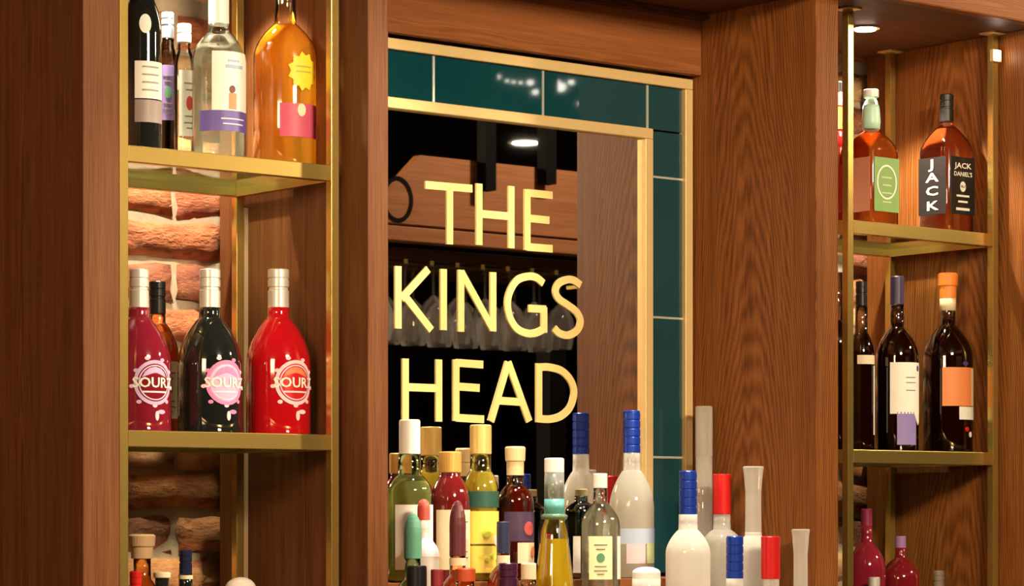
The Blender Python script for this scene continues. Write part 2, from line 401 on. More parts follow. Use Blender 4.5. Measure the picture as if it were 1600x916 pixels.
# soffit lamp, and a glowing square for a glint on the post
LAMP_GLINT = pmat('lamp_and_glint_glow', (1, .95, .85), .3, emit=(1, .9, .72), es=14)
def disc_mesh(r, h, n=24, name='disc'):
    bm = bmesh.new(); bmesh.ops.create_cone(bm, cap_ends=True, segments=n, radius1=r, radius2=r, depth=h); return bm_mesh(bm, name)
def puck(loc, label, cat='light', r=.022):
    e = empty('downlight', loc, label, cat)
    link('bezel', disc_mesh(r*1.4, .003), BRASS_P, e, (0, 0, -.0017)); link('lens', disc_mesh(r, .003), LAMP_GLINT, e, (0, 0, -.0048)); return e
zc = (ZS-CZ)*F/(HOR-43); xc = (1352-800)/F*zc
puck((SN*zc+CS*xc, CS*zc-SN*xc, ZS), 'small bright downlight in the wooden top of the right bay, behind the post')
px = empty('post_glint', (XA(1537, YF-.012), YF-.006, ZA(1537, 86, YF)), 'small square white reflection, made as a glowing square, on the top of the right hand brass post', 'light')
cx_ = px.location
box('clamp_block', FR1-PS-.012, FR1-.001, YF-.010, YF-.0005, cx_.z-.012, cx_.z+.014, BRASS_P, px, .001)
box('lens', FR1-PS-.010, FR1-.007, YF-.013, YF-.0102, cx_.z-.009, cx_.z+.012, LAMP_GLINT, px, .001)  # glowing square stands in for a reflection on the clamp, no lamp

# ------------------------------------------------------------------ bottles
def sect(r, sq, a):
    c, s = cos(a), sin(a)
    if sq <= 0: return r*c, r*s
    n = 2+sq*7
    k = (abs(c)**n+abs(s)**n)**(-1/n)
    return r*c*k, r*s*k
def loft(prof, n=32, caps=True, name='loft'):
    bm = bmesh.new(); rings = []
    for z, r, *q in prof:
        sq = q[0] if q else 0
        rings.append([bm.verts.new((*sect(max(r, .0003), sq, 2*pi*i/n), z)) for i in range(n)])
    for a, b in zip(rings[:-1], rings[1:]):
        for i in range(n): bm.faces.new((a[i], a[(i+1) % n], b[(i+1) % n], b[i]))
    if caps: bm.faces.new(rings[0][::-1]); bm.faces.new(rings[-1])
    return bm_mesh(bm, name)
def bend(me, r, mid=-90.0, flat=False):
    """wrap a sheet drawn in (u, v) with thickness t onto the bottle: angle mid faces the bar"""
    m = radians(mid)
    for v in me.vertices:
        u, t, z = v.co.x, v.co.y, v.co.z
        if flat:
            R = r+t; c, s = cos(m), sin(m); v.co = (R*c-u*s, R*s+u*c, z)
        else:
            a = m+u/r; R = r+t; v.co = (R*cos(a), R*sin(a), z)
def sheet(pts, t0, t1, name='label'):
    """convex or star outline (u, v) around its centre, as a thin solid fan with rings so that it bends"""
    cu = sum(p[0] for p in pts)/len(pts); cv = sum(p[1] for p in pts)/len(pts); bm = bmesh.new(); K = 5; rings = []
    for k in range(1, K+1):
        rings.append([bm.verts.new((cu+(p[0]-cu)*k/K, t1, cv+(p[1]-cv)*k/K)) for p in pts])
    c = bm.verts.new((cu, t1, cv)); n = len(pts)
    for i in range(n): bm.faces.new((c, rings[0][i], rings[0][(i+1) % n]))
    for a, b in zip(rings[:-1], rings[1:]):
        for i in range(n): bm.faces.new((a[i], b[i], b[(i+1) % n], a[(i+1) % n]))
    lo = [bm.verts.new((p[0], t0, p[1])) for p in pts]
    for i in range(n): bm.faces.new((rings[-1][i], lo[i], lo[(i+1) % n], rings[-1][(i+1) % n]))
    return bm_mesh(bm, name)
def rectp(w, z0, z1, n=8, u=0):
    p = [(u-w/2+w*i/n, z0) for i in range(n)]+[(u+w/2, z0+(z1-z0)*i/4) for i in range(4)]+[(u+w/2-w*i/n, z1) for i in range(n)]+[(u-w/2, z1-(z1-z0)*i/4) for i in range(4)]
    return p
def ell(rx, rz, zc, u=0, n=28): return [(u+rx*cos(2*pi*i/n), zc+rz*sin(2*pi*i/n)) for i in range(n)]
def ringmesh(rx, rz, zc, wd, u=0, t=.001, n=30):
    bm = bmesh.new(); a = [bm.verts.new((u+(rx)*cos(2*pi*i/n), t, zc+rz*sin(2*pi*i/n))) for i in range(n)]
    b = [bm.verts.new((u+(rx-wd)*cos(2*pi*i/n), t, zc+(rz-wd)*sin(2*pi*i/n))) for i in range(n)]
    for i in range(n): bm.faces.new((a[i], b[i], b[(i+1) % n], a[(i+1) % n]))
    return bm_mesh(bm, 'ring')
def textmesh(s, size, t=.001, u=0, z=0, wx=1.0, bold=.0):
    cu = bpy.data.curves.new('t', 'FONT'); cu.body = s; cu.size = size; cu.align_x = 'CENTER'; cu.align_y = 'CENTER'; cu.resolution_u = 2; cu.offset = bold
    o = bpy.data.objects.new('t', cu); COL.objects.link(o)
    dg = bpy.context.evaluated_depsgraph_get(); me = bpy.data.meshes.new_from_object(o.evaluated_get(dg)); 
    bpy.data.objects.remove(o)
    for v in me.vertices: v.co = (u+v.co.x*wx, t, z+v.co.y)
    return me
def C(name, c, rough=.4, metal=0, **k): return pmat(name, c, rough, metal, **k)
WHITE = C('white_plastic', (.86, .84, .80), .35); CREAM = C('cream_paper', (.80, .66, .46), .6); PAPER = C('white_paper', (.85, .83, .78), .6)
BLACKP = C('black_paper', (.012, .011, .012), .5); SILV = C('silver_screw_cap', (.72, .70, .66), .35, .4)
BLUEC = C('royal_blue_cap', (.012, .05, .42), .3, .3); REDC = C('red_cap', (.62, .015, .015), .3, .15); BLACKC = C('black_cap', (.012, .012, .014), .3)
def prof_px(cx, Y, zb, y1, yn, ys, wn, wb, sq=0.0, foot=.006, taper=1.0, rnd_=.85):
    """glass profile from the cap's lower edge to the base: wn, wb are widths in picture units"""
    m = MP(cx, Y); rn, rb_ = wn*m/2, wb*m/2
    if sq: rb_ = rb_/1.41*1.02
    Z = lambda py: ZA(cx, py, Y)-zb
    zt, zn, zs_ = Z(y1), Z(yn), Z(ys)
    p = [(0.0, rb_*.86*taper, sq), (foot*.4, rb_*.97*taper, sq), (foot, rb_*taper, sq)]
    p += [(zs_*.5, rb_*(1+taper)/2, sq), (zs_, rb_, sq)]
    for k in range(1, 13):
        t = sin(pi/2*k/12); s = .5-.5*cos(pi*t)
        # round shoulder then concave into the neck
        z = zs_+(zn-zs_)*t; r = rn+(rb_-rn)*max(0, cos(pi/2*t))**rnd_; p.append((z, r, sq*(1-t)))
    p += [(zn+(zt-zn)*.5, rn*.97, 0), (zt, rn*.97, 0)]
    return p
PRINTED = ('white_paper', 'cream_paper', 'pale_yellow_label', 'smoke_label', 'violet_label')
INK = C('ink_print', (.22, .17, .15), .5)
INK2 = [C('red_emblem', (.55, .06, .04), .5), C('gold_emblem', (.62, .42, .12), .5), C('green_emblem', (.10, .28, .14), .5), C('blue_emblem', (.08, .14, .40), .5)]
def bottle(label, cx, Y, zb, caps, body, glass=CLEAR, liq=None, lev=None, labels=(), name='spirit_bottle', cat='bottle', group=None, sq=0.0, taper=1.0, rnd_=.85):
    """caps: (y0, y1, width, material, style); body: (yneck, yshoulder, wneck, wbody)"""
    y0, y1, wc, cm, sty = caps; yn, ys, wn, wb_ = body
    X = XA(cx, Y); m = MP(cx, Y)
    e = empty(name, (X, Y, zb), label, cat, group)
    pr = prof_px(cx, Y, zb, y1, yn, ys, wn, wb_, sq, taper=taper, rnd_=rnd_)
    link('glass_body', loft(pr, 40, name='glass_body'), glass, e, smooth=True)
    if liq:
        zl = (ZA(cx, lev, Y)-zb) if lev else pr[-2][0]
        q = [(z+.004 if i < 3 else z, r-.0022, s) for i, (z, r, s) in enumerate(pr) if z < zl-.001]
        # end ring at the level
        for a, b in zip(pr[:-1], pr[1:]):
            if a[0] <= zl <= b[0] and b[0] > a[0]:
                t = (zl-a[0])/(b[0]-a[0]); q.append((zl, a[1]+(b[1]-a[1])*t-.0022, a[2]))
                break
        link('liquid', loft(q, 32, name='liquid'), liq, e, smooth=True)
    # cap
    zt0, zt1 = ZA(cx, y0, Y)-zb, ZA(cx, y1, Y)-zb; rc = wc*m/2; h = zt0-zt1
    if sty == 'screw':
        cp = [(zt1-.001, rc*.97), (zt1, rc), (zt1+h*.44, rc), (zt1+h*.46, rc*.9), (zt1+h*.52, rc*.9), (zt1+h*.54, rc), (zt1+h*.72, rc), (zt1+h*.73, rc*.94), (zt1+h*.76, rc*.94), (zt1+h*.78, rc), (zt0-.0015, rc), (zt0, rc*.9)]
    elif sty == 'ridge':
        cp = [(zt1-.001, rc*.97)]
        for k in range(5):
            a = zt1+h*k/5; cp += [(a, rc), (a+h*.15, rc), (a+h*.165, rc*.93), (a+h*.185, rc*.93)]
        cp += [(zt0-.002, rc), (zt0, rc*.88)]
    elif sty == 'flare':
        cp = [(zt1-.001, rc*.78), (zt1+h*.6, rc*.76), (zt1+h*.9, rc*.92), (zt0-.002, rc), (zt0, rc*.9)]
    elif sty == 'cork':
        cp = [(zt1-.001, rc*.86), (zt1+h*.45, rc*.88), (zt1+h*.5, rc), (zt0-.003, rc*1.05), (zt0, rc*.9)]
    elif sty == 'dome':
        cp = [(zt1-.001, rc), (zt1+h*.55, rc)]+[(zt1+h*(.55+.45*sin(a)), rc*cos(a)*.98+.0003) for a in (.3, .6, .9, 1.2, 1.5)]
    else:
        cp = [(zt1-.001, rc*.97), (zt1, rc), (zt0-.002, rc), (zt0, rc*.88)]
    link('cap', loft(cp, 28, name='cap'), cm, e, smooth=False)
    # labels: (kind, data...)
    def rad(z):
        for a, b in zip(pr[:-1], pr[1:]):
            if a[0] <= z <= b[0] and b[0] > a[0]: return a[1]+(b[1]-a[1])*(z-a[0])/(b[0]-a[0])
        return pr[4][1]
    Zp = lambda py: ZA(cx, py, Y)-zb
    parent_l = None
    for L in labels:
        kd = L[0]; mt = L[1]; o = None; mid = -90.0; t = .0008
        if kd == 'wrap':                                   # y0,y1, degrees, mid
            _, _, a, b, deg, mid = L; z0, z1 = sorted((Zp(a), Zp(b)))
            z0 = max(z0, .008)
            if sq: 
                r = rad((z0+z1)/2); me = sheet(rectp(2*r*.86, z0, z1), 0.0, .0008); bend(me, r+.0003, mid, True)
            else:
                nz = 8; nseg = max(6, int(deg/9)); bm = bmesh.new(); g = []
                for j in range(nz+1):
                    z = z0+(z1-z0)*j/nz; R = rad(z)+.0007
                    g.append([bm.verts.new((R*cos(radians(mid-deg/2+deg*i/nseg)), R*sin(radians(mid-deg/2+deg*i/nseg)), z)) for i in range(nseg+1)])
                for j in range(nz):
                    for i in range(nseg): bm.faces.new((g[j][i], g[j][i+1], g[j+1][i+1], g[j+1][i]))
                me = bm_mesh(bm, 'label')
            o = link('label', me, mt, e, smooth=not sq); parent_l = o
            if not sq and mt.name in PRINTED and z1-z0 > .022 and deg >= 60 and len(labels) <= 3:
                r_ = rad((z0+z1)/2); wd_ = min(r_*1.1, radians(deg)*r_*.6); hh = z1-z0
                for fr_, ww, mm_ in ((.80, .9, INK), (.70, .6, INK), (.30, .8, INK), (.20, .9, INK), (.12, .5, INK)):
                    m3 = sheet(rectp(wd_*ww, z0+hh*fr_-.0011, z0+hh*fr_+.0011), 0, .0012); bend(m3, rad(z0+hh*fr_)+.0003, mid); link('print', m3, mm_, o)
                m3 = sheet(ell(wd_*.28, hh*.11, z0+hh*.5, 0, 16), 0, .0012); bend(m3, rad(z0+hh*.5)+.0003, mid); link('print', m3, INK2[int(abs(cx)) % len(INK2)], o)
        elif kd == 'shape':                                # points function result, extra t, mid
            _, _, pts, t, mid = L; zc_ = sum(p[1] for p in pts)/len(pts); r = rad(zc_)
            me = sheet(pts, 0, t); bend(me, r+.0003, mid, bool(sq)); o = link('print', me, mt, parent_l or e)
            if not parent_l: o.name = 'label'; parent_l = o
        elif kd == 'ring':
            _, _, rx, rz, zc_, wd, t, mid = L; me = ringmesh(rx, rz, zc_, wd, 0, t); bend(me, rad(zc_)+.0003, mid, bool(sq)); o = link('print', me, mt, parent_l or e)
        elif kd == 'text':
            _, _, s, size, zc_, t, mid, wx = L[:8]; u = L[8] if len(L) > 8 else 0
            me = textmesh(s, size, t, u, zc_, wx, .0004*size/.02); bend(me, rad(zc_)+.0003, mid, bool(sq)); o = link('lettering', me, mt, parent_l or e)
    return e, pr, Zp

zb1, zb2, zb3 = ZL1-.002, ZL2-.002, ZL3-.002
YR = YF+.10
Zl = lambda cx, py, Y, zb: ZA(cx, py, Y)-zb
# --- left bay, middle shelf: three liqueur bottles with ring badges
PINK = C('pink_print', (.80, .22, .52), .5); LPINK = C('pale_pink_print', (.90, .62, .70), .5); LILAC = C('lilac_print', (.62, .42, .72), .5); MAUVE = C('pale_lilac_print', (.72, .66, .84), .5)
REDG = pmat('red_liqueur_glass', (.55, .006, .012), .06, 0, coat=1, trans=.15, var=.1); BLKG = pmat('black_liqueur_glass', (.010, .012, .012), .05, 0, coat=1); PURG = pmat('plum_liqueur_glass', (.22, .012, .03), .06, coat=1)
BLUEG = C('grey_blue_print', (.25, .30, .45), .5)
ORL_ = C('coral_print', (.85, .22, .10), .5)
def badge(cx, Y, zb, ring, inner, txt):
    z = Zl(cx, 600, Y, zb); R = 29*MP(cx, Y)*1.18; s = []
    s.append(('shape', inner, ell(R*.98, R, z), .0007, -92))
    s.append(('ring', ring, R, R*1.02, z, R*.16, .0012, -92))
    s.append(('shape', ORL_ if ring is LPINK else ring, [(R*.66*cos(a), z+R*.72*sin(a)) for a in (.35, .7, 1.1, 1.57, 2.0, 2.4, 2.8)], .0010, -92))
    s.append(('ring', MAUVE, R*.78, R*.80, z, R*.05, .0014, -92))
    s.append(('shape', MAUVE, rectp(R*1.2, z-R*.46, z-R*.38), .0012, -92))
    s.append(('text', PAPER, txt, R*.64, z-R*.02, .0017, -92, 1.02))
    for a in range(9):                                # splashes round the ring
        an = .5+a*.7; rr = R*(1.04+.06*(a % 3))
        s.append(('shape', ring if a % 2 else LPINK, ell(R*.12, R*.09, z+rr*sin(an), rr*cos(an), 10), .0009, -92))
    s.append(('shape', ring, ell(R*.22, R*.10, z-R*1.32, R*.35, 12), .0009, -92))
    s.append(('shape', LPINK, ell(R*.10, R*.22, z-R*1.5, R*.1, 12), .0009, -92))
    return s
GREYP = C('grey_print_line', (.30, .27, .26), .4)
for cx, g, nm, ring, inner in ((217, PURG, 'plum red liqueur bottle with silver cap, leftmost on the middle shelf of the left bay', LILAC, PURG),
                              (328, BLKG, 'black liqueur bottle with silver cap and pink ring badge between plum and red ones', PINK, LILAC),
                              (435, REDG, 'bright red liqueur bottle with silver cap and white ring badge', LPINK, REDC)):
    lb = badge(cx, YR, zb2, ring, inner, 'SOURZ')
    e, pr, Z = bottle(nm, cx, YR, zb2, (421, 481, 33 if cx > 220 else 31, SILV, 'screw'), (497, 572, 35, 101), g, labels=lb, group='ring badge liqueur bottles')
# cream label bottle behind the leftmost
bottle('amber bottle with tall cream label, behind the plum liqueur bottle', 246, YF+.215, zb2, (440, 490, 26, BLACKC, 'screw'), (505, 555, 26, 66), AMBG, liquid('amber_spirit', (.75, .28, .05)), 520,
       labels=[('wrap', CREAM, 566, 655, 150, -95)])
# --- left bay, top shelf
Y1 = YF+.11
BLUEP = C('navy_print', (.06, .04, .22), .5); ORP = C('orange_print', (.75, .25, .12), .5); SKY = C('pale_blue_print', (.35, .45, .68), .5); BAND = C('violet_band', (.13, .09, .36), .5)
zz_ = lambda py: Zl(342, py, Y1, zb1)
bottle('black bottle with white label, leftmost on the top shelf of the left bay', 222, Y1, zb1, (-95, -40, 26, BLACKC, 'screw'), (-10, 55, 28, 62), BLKG,
       labels=[('wrap', PAPER, 100, 158, 95, -95), ('wrap', C('smoke_label', (.30, .24, .24), .5), 160, 195, 95, -95), ('shape', PAPER, ell(.010, .016, Zl(222, 42, Y1, zb1)), .001, -112)] +
       [('shape', GREYP, rectp(.03, Zl(222, p, Y1, zb1), Zl(222, p, Y1, zb1)+.0025), .0012, -95) for p in (110, 122, 134, 146)])
bottle('slim violet label bottle behind the black bottle on the top shelf', 262, YF+.21, zb1, (20, 60, 20, C('steel_blue_cap', (.30, .36, .45), .3, .5), 'screw'), (75, 108, 20, 32), DARKG, liquid('dark_spirit', (.10, .03, .02), .8), 110,
       labels=[('wrap', C('violet_label', (.28, .20, .50), .5), 104, 190, 120, -120), ('shape', PAPER, ell(.009, .013, Zl(262, 130, YF+.21, zb1), .012), .001, -95)])
bottle('slim clear bottle with white label beside the clear gin bottle', 288, YF+.17, zb1, (38, 66, 22, WHITE, 'screw'), (80, 108, 20, 34), CLEAR, labels=[('wrap', PAPER, 112, 215, 110, -95)])
bottle('clear gin bottle with white cap and violet banded label on the top shelf', 342, Y1, zb1, (-30, 38, 32, WHITE, 'plain'), (50, 98, 34, 84), CLEAR, liquid('clear_spirit', (.86, .85, .76), .16), 70,
       labels=[('wrap', BAND, 178, 210, 150, -92), ('wrap', PAPER, 86, 178, 96, -90),
               ('shape', SKY, rectp(.034, zz_(112), zz_(107), 8, .002), .0014, -90), ('shape', SKY, rectp(.022, zz_(102), zz_(99), 8, .0), .0014, -90),
               ('shape', C('dark_spot_print', (.15, .05, .03), .5), ell(.0055, .0065, zz_(145)), .0016, -94), ('shape', ORP, rectp(.014, zz_(176), zz_(151), 6, .001), .0013, -94),
               ('shape', MAUVE, rectp(.046, zz_(192), zz_(190)), .0016, -90), ('shape', MAUVE, rectp(.040, zz_(200), zz_(198)), .0016, -90)])
YELP = C('yellow_leaf_label', (.85, .66, .03), .5); MAG = C('magenta_label', (.55, .08, .16), .5)
za_ = lambda py: Zl(446, py, Y1, zb1)
leaf = []
for i in range(22):
    a = 2*pi*i/22; rr = .030*(1.0 if i % 2 == 0 else .80); leaf.append((rr*cos(a), za_(118)+rr*1.15*sin(a)))
bottle('amber liqueur bottle with yellow leaf label, rightmost on the top shelf of the left bay', 446, Y1, zb1, (-120, -40, 30, C('gold_cap', (.80, .60, .25), .3, .6), 'plain'), (38, 92, 34, 100), CLEAR,
       liquid('golden_liqueur', (.95, .52, .06), .5), 40, labels=[('wrap', MAG, 168, 220, 85, -92), ('shape', YELP, leaf, .0008, -90), ('shape', CREAM, ell(.008, .011, za_(178)), .0014, -95)] +
       [('shape', C('olive_print', (.45, .42, .05), .5), rectp(.030, za_(p), za_(p)+.003), .0012, -90) for p in (112, 120)])
# --- left bay, lower shelf (only tops in view)
TANP = C('tan_top', (.62, .40, .22), .7)  # plain tan of the wide bottle top
bottle('bottle with red cap at the foot of the left bay', 212, YF+.06, zb3, (893, 935, 19, REDC, 'screw'), (950, 1000, 20, 60), DARKG, liquid('dark_spirit', (.1, .03, .02)), 960)
bottle('bottle with a wide tan top behind the red cap in the left bay', 222, YF+.19, zb3, (835, 872, 40, TANP, 'cork'), (905, 950, 28, 60), AMBG, liquid('amber_spirit', (.75, .28, .05)), 900)
bottle('dark bottle with pale ringed top beside the red cap in the left bay', 253, YF+.09, zb3, (894, 902, 27, CREAM, 'plain'), (960, 1010, 22, 50), BLKG)
bottle('dark bottle with navy neck, tallest at the foot of the left bay', 290, YF+.11, zb3, (860, 897, 20, C('navy_cap', (.01, .015, .05), .25), 'screw'), (930, 985, 22, 70), BLKG,
       labels=[('wrap', CREAM, 899, 905, 350, -90)])
bottle('wide bottle with pinkish white cap at the foot of the left bay', 376, YF+.11, zb3, (902, 945, 50, C('blush_cap', (.80, .66, .66), .4), 'dome'), (965, 1000, 40, 84), FROST)

# --- right bay, top shelf
zr1, zr2, zr3 = ZR1-.002, ZR2-.002, ZR3-.002
YQ = YF+.10
def sqbottle(label, cx, cap, cm, liq, lab1, lab2, extra, Y=YQ, ynk=196, ysh=242, w=90):
    return bottle(label, cx, Y, zr1, (cap[0], cap[1], 22, cm, 'screw'), (ynk, ysh, 21, w), CLEAR, liq, ynk+6, sq=.8,
                  labels=[('wrap', lab1, 249, 338, 0, 180), ('wrap', lab2, 249, 338, 0, -90)]+extra)
WSK = liquid('red_brown_whiskey', (.42, .075, .018), .72)
cj = 1479; zj = lambda py: Zl(cj, py, YQ, zr1)
J = [('text', PAPER, ch, .027, zj(py), .0016, 180, 1.9) for ch, py in zip('JACK', (260, 281, 302, 325))]
arch = []
for i in range(13):
    a = pi*(.12+.76*i/12); arch.append((.027*cos(a), zj(300)+.033*sin(a)))
def archline(mat, mid, r, z0, wd, sx=.026, sz=.030):
    pts = [((sx)*cos(pi*(.08+.84*i/10)), z0+sz*sin(pi*(.08+.84*i/10))) for i in range(11)]
    return pts
EX = [('text', PAPER, "JACK", .016, zj(263), .0016, -90, 1.4), ('text', PAPER, "DANIEL'S", .013, zj(276), .0016, -90, 1.1), ('shape', PAPER, ell(.009, .011, zj(295)), .0014, -90),
      ('shape', PAPER, rectp(.040, zj(311), zj(308)), .0014, -90), ('shape', PAPER, rectp(.030, zj(320), zj(317)), .0014, -90), ('shape', PAPER, rectp(.042, zj(332), zj(328)), .0014, -90),
      ('text', BLACKP, 'No.7', .008, zj(295), .0020, -90, .9)]
sqbottle('square whiskey bottle with black cap and black white lettered labels on the top right shelf', cj, (148, 190), BLACKC, WSK, BLACKP, BLACKP, J+EX)
GRL = C('apple_green_label', (.20, .36, .10), .5); PKL = C('salmon_label', (.62, .24, .16), .5); MINT = C('mint_cap_sleeve', (.50, .78, .62), .4)
cg = 1361; zg = lambda py: Zl(cg, py, YQ, zr1)
e, pr, Z = bottle('square bottle with green label and mint neck sleeve in the right bay', cg, YQ, zr1, (140, 152, 24, WHITE, 'plain'), (205, 240, 25, 90), CLEAR, liquid('orange_spirit', (.62, .16, .02), .7), 206, sq=.8,
       labels=[('wrap', PKL, 250, 334, 0, 180), ('wrap', GRL, 250, 334, 0, -90), ('ring', PAPER, .030, .036, zg(288), .0035, .0012, -90)] +
       [('shape', C('pale_green_print', (.50, .58, .34), .5), rectp(.030-.004*(k % 2), zg(p), zg(p)+.003), .0014, -90) for k, p in enumerate((282, 294, 306, 320))])
link('neck_sleeve', loft([(Z(202), pr[-2][1]*1.15), (Z(190), pr[-2][1]*1.22), (Z(172), pr[-2][1]*1.12), (Z(165), pr[-2][1]*1.02)], 24, name='neck_sleeve'), MINT, e, smooth=True)
RDL = C('red_label', (.60, .03, .02), .45)
bottle('tall red bottle with gold collar, glimpsed between pillar and left post', 1309, YF+.20, zr1, (128, 145, 16, BLACKC, 'plain'), (205, 235, 20, 56), pmat('red_glass', (.40, .01, .01), .08, coat=1), 
       labels=[('wrap', RDL, 262, 335, 200, -110), ('wrap', C('gold_foil', (.72, .40, .10), .35, .5), 168, 203, 350, -90), ('wrap', LPINK, 146, 166, 350, -90)])
# --- right bay, middle shelf
NAVY = C('dark_violet_capsule', (.05, .035, .10), .35); PUR = C('violet_corner_label', (.26, .20, .50), .5)
z2 = lambda py: Zl(1402, py, YQ, zr2)
bottle('dark whisky bottle with white label and violet lower corner on the right bay middle shelf', 1402, YQ, zr2, (432, 476, 22, NAVY, 'plain'), (512, 560, 23, 66), DARKG, liquid('dark_whisky', (.14, .035, .012), .8), 505,
       labels=[('wrap', PAPER, 568, 648, 118, -98), ('shape', PAPER, [(.0, z2(640)), (.026, z2(640)), (.026, z2(660)), (.020, z2(665)), (.010, z2(655))], .0009, -92),
               ('wrap', PUR, 645, 696, 60, -108)] + [('shape', GREYP, rectp(.024, z2(p), z2(p)+.0018), .0014, -98) for p in (592, 600, 612)]+[('shape', BLUEP, ell(.004, .006, z2(577)), .0014, -70)])
ORC = C('orange_stopper', (.85, .24, .04), .45); ORL = C('orange_label', (.80, .25, .08), .5)
z3 = lambda py: Zl(1481, py, YQ, zr2)
e, pr, Z = bottle('whisky bottle with orange stopper and orange label on the right bay middle shelf', 1481, YQ, zr2, (427, 466, 30, ORC, 'cork'), (508, 560, 24, 78), DARKG, liquid('dark_whisky', (.14, .035, .012), .8), 500,
       labels=[('wrap', ORL, 576, 636, 112, -95), ('wrap', PAPER, 637, 657, 60, -82), ('wrap', CREAM, 577, 635, 34, -56), ('shape', BLUEP, ell(.008, .004, z3(570)), .0014, -95),
               ('shape', REDC, ell(.006, .005, z3(672), -.004), .0014, -86), ('shape', PAPER, ell(.004, .006, z3(680), .008), .0014, -86)])
link('neck_band', loft([(Z(486), pr[-2][1]*1.06), (Z(467), pr[-2][1]*1.1)], 24, name='neck_band'), CREAM, e, smooth=True)
bottle('dark bottle with narrow cream label just right of the left post, right bay middle shelf', 1346, YF+.12, zr2, (440, 478, 18, BLACKC, 'screw'), (520, 556, 20, 40), DARKG, liquid('dark_whisky', (.14, .035, .012), .8), 530,
       labels=[('wrap', CREAM, 556, 570, 120, -95), ('wrap', PAPER, 572, 680, 22, -60)])
bottle('clear topped bottle between pillar and left post, right bay middle shelf', 1309, YF+.20, zr2, (398, 425, 16, WHITE, 'screw'), (500, 540, 16, 48), DARKG, liquid('dark_whisky', (.14, .035, .012), .8), 500)
# --- right bay, lower shelf
bottle('dark red bottle with violet capsule on the lower shelf of the right bay', 1407, YF+.12, zr3, (838, 856, 17, C('violet_capsule', (.30, .16, .36), .4), 'plain'), (872, 905, 18, 62), pmat('ruby_glass', (.16, .008, .014), .08, coat=1))
bottle('dark bottle with wine coloured capsule nearest the left post, right bay lower shelf', 1354, YF+.13, zr3, (795, 822, 18, C('wine_capsule', (.22, .02, .07), .4), 'plain'), (848, 890, 19, 60), PURG)
bottle('dark bottle with plain pale cap, rightmost on the lower shelf of the right bay', 1467, YF+.12, zr3, (892, 925, 17, C('greyish_cap', (.22, .17, .14), .4), 'screw'), (940, 980, 20, 66), BLKG)
bottle('squat dark bottle with silvery cap in front of ruby one, right bay lower shelf', 1366, YF+.06, zr3, (902, 925, 18, SILV, 'plain'), (945, 985, 20, 70), BLKG)

# --- centre: bottles on the steps before the mirror
YA_, YB_, YC_, YD_ = 3.992, 3.903, 3.818, 3.728
zA, zB, zC_, zD = [s[2] for s in steps]
GR_L = liquid('pale_green_spirit', (.50, .55, .22), .45); YEL_L = liquid('yellow_liqueur', (.88, .76, .12), .7); AMB_L = liquid('amber_spirit', (.75, .28, .05)); RBR = liquid('red_brown_rum', (.20, .02, .012), .85)
CLR = liquid('clear_spirit', (.86, .85, .76), .16)
def bw(cx, p, Y, z): return Zl(cx, p, Y, z)
bottle('bottle with white cap and tall white label, leftmost before the mirror', 640, YA_, zA, (656, 709, 33, WHITE, 'plain'), (742, 770, 37, 72), CLEAR, GR_L, 752,
       labels=[('wrap', PAPER, 789, 890, 140, -95)])
SEAL = C('dark_red_seal', (.28, .02, .03), .5)
bottle('dark red round bottle with golden lid and cream label beside the white capped one', 703, YA_, zA, (706, 738, 36, C('honey_lid', (.72, .40, .10), .4, .4), 'plain'), (745, 785, 34, 62), pmat('maroon_glass', (.13, .008, .01), .06, coat=1),
       labels=[('wrap', CREAM, 797, 890, 150, -95), ('shape', RDL, ell(.007, .011, bw(703, 822, YA_, zA), -.012), .0014, -95)])
YLB = C('yellow_label', (.88, .68, .12), .5); YLD = C('lime_print', (.62, .68, .05), .5); DGB = C('dark_green_band', (.02, .09, .06), .5)
bottle('yellow liqueur bottle with gold cap, dark green collar and yellow label', 751, YA_, zA, (664, 709, 34, C('gold_foil_cap', (.85, .62, .22), .35, .5), 'plain'), (736, 768, 34, 56), CLEAR, YEL_L, 738,
       labels=[('wrap', DGB, 768, 793, 350, -90), ('wrap', YLB, 799, 850, 160, -95), ('wrap', YLB, 853, 895, 160, -95), ('shape', YLD, ell(.008, .009, bw(751, 832, YA_, zA), -.006), .0014, -100),
               ('shape', LPINK, ell(.008, .010, bw(751, 845, YA_, zA), .012), .0014, -90)] + [('shape', YLD, ell(.004, .004, bw(751, 868+6*(k % 2), YA_, zA), -.02+.012*k, 10), .0014, -95) for k in range(4)])
bottle('dark rum bottle with cream and gold stopper and orange label', 805, YA_, zA, (698, 742, 31, C('cream_gold_cap', (.82, .62, .36), .4, .2), 'cork'), (758, 785, 27, 58), AMBG, RBR, 764,
       labels=[('wrap', C('plum_label', (.06, .03, .08), .5), 800, 846, 130, -100), ('shape', C('rose_print', (.45, .07, .07), .5), ell(.012, .013, bw(805, 826, YA_, zA), .008), .0014, -95),
               ('wrap', CREAM, 848, 880, 100, -72), ('shape', ORL, ell(.008, .011, bw(805, 862, YA_, zA), .012), .0014, -80)])
AQ = shell('aqua_glass', (.62, .86, .78), .25)
e, pr, Z = bottle('aqua necked bottle of yellow liqueur with pale cap and cone shaped body', 866, YB_, zB, (716, 738, 31, C('blush_white_cap', (.82, .74, .72), .4), 'plain'), (812, 850, 31, 46), CLEAR, liquid('deep_yellow_liqueur', (.90, .70, .04), .85), 842, taper=1.75)
link('neck_sleeve', loft([(Z(780), pr[-2][1]*1.03), (Z(739), pr[-2][1]*1.03)], 24, name='neck_sleeve'), AQ, e, smooth=True)
link('neck_band', loft([(Z(803), pr[-2][1]*1.05), (Z(780), pr[-2][1]*1.05)], 24, name='neck_band'), C('teal_band', (.10, .36, .36), .4), e, smooth=True)
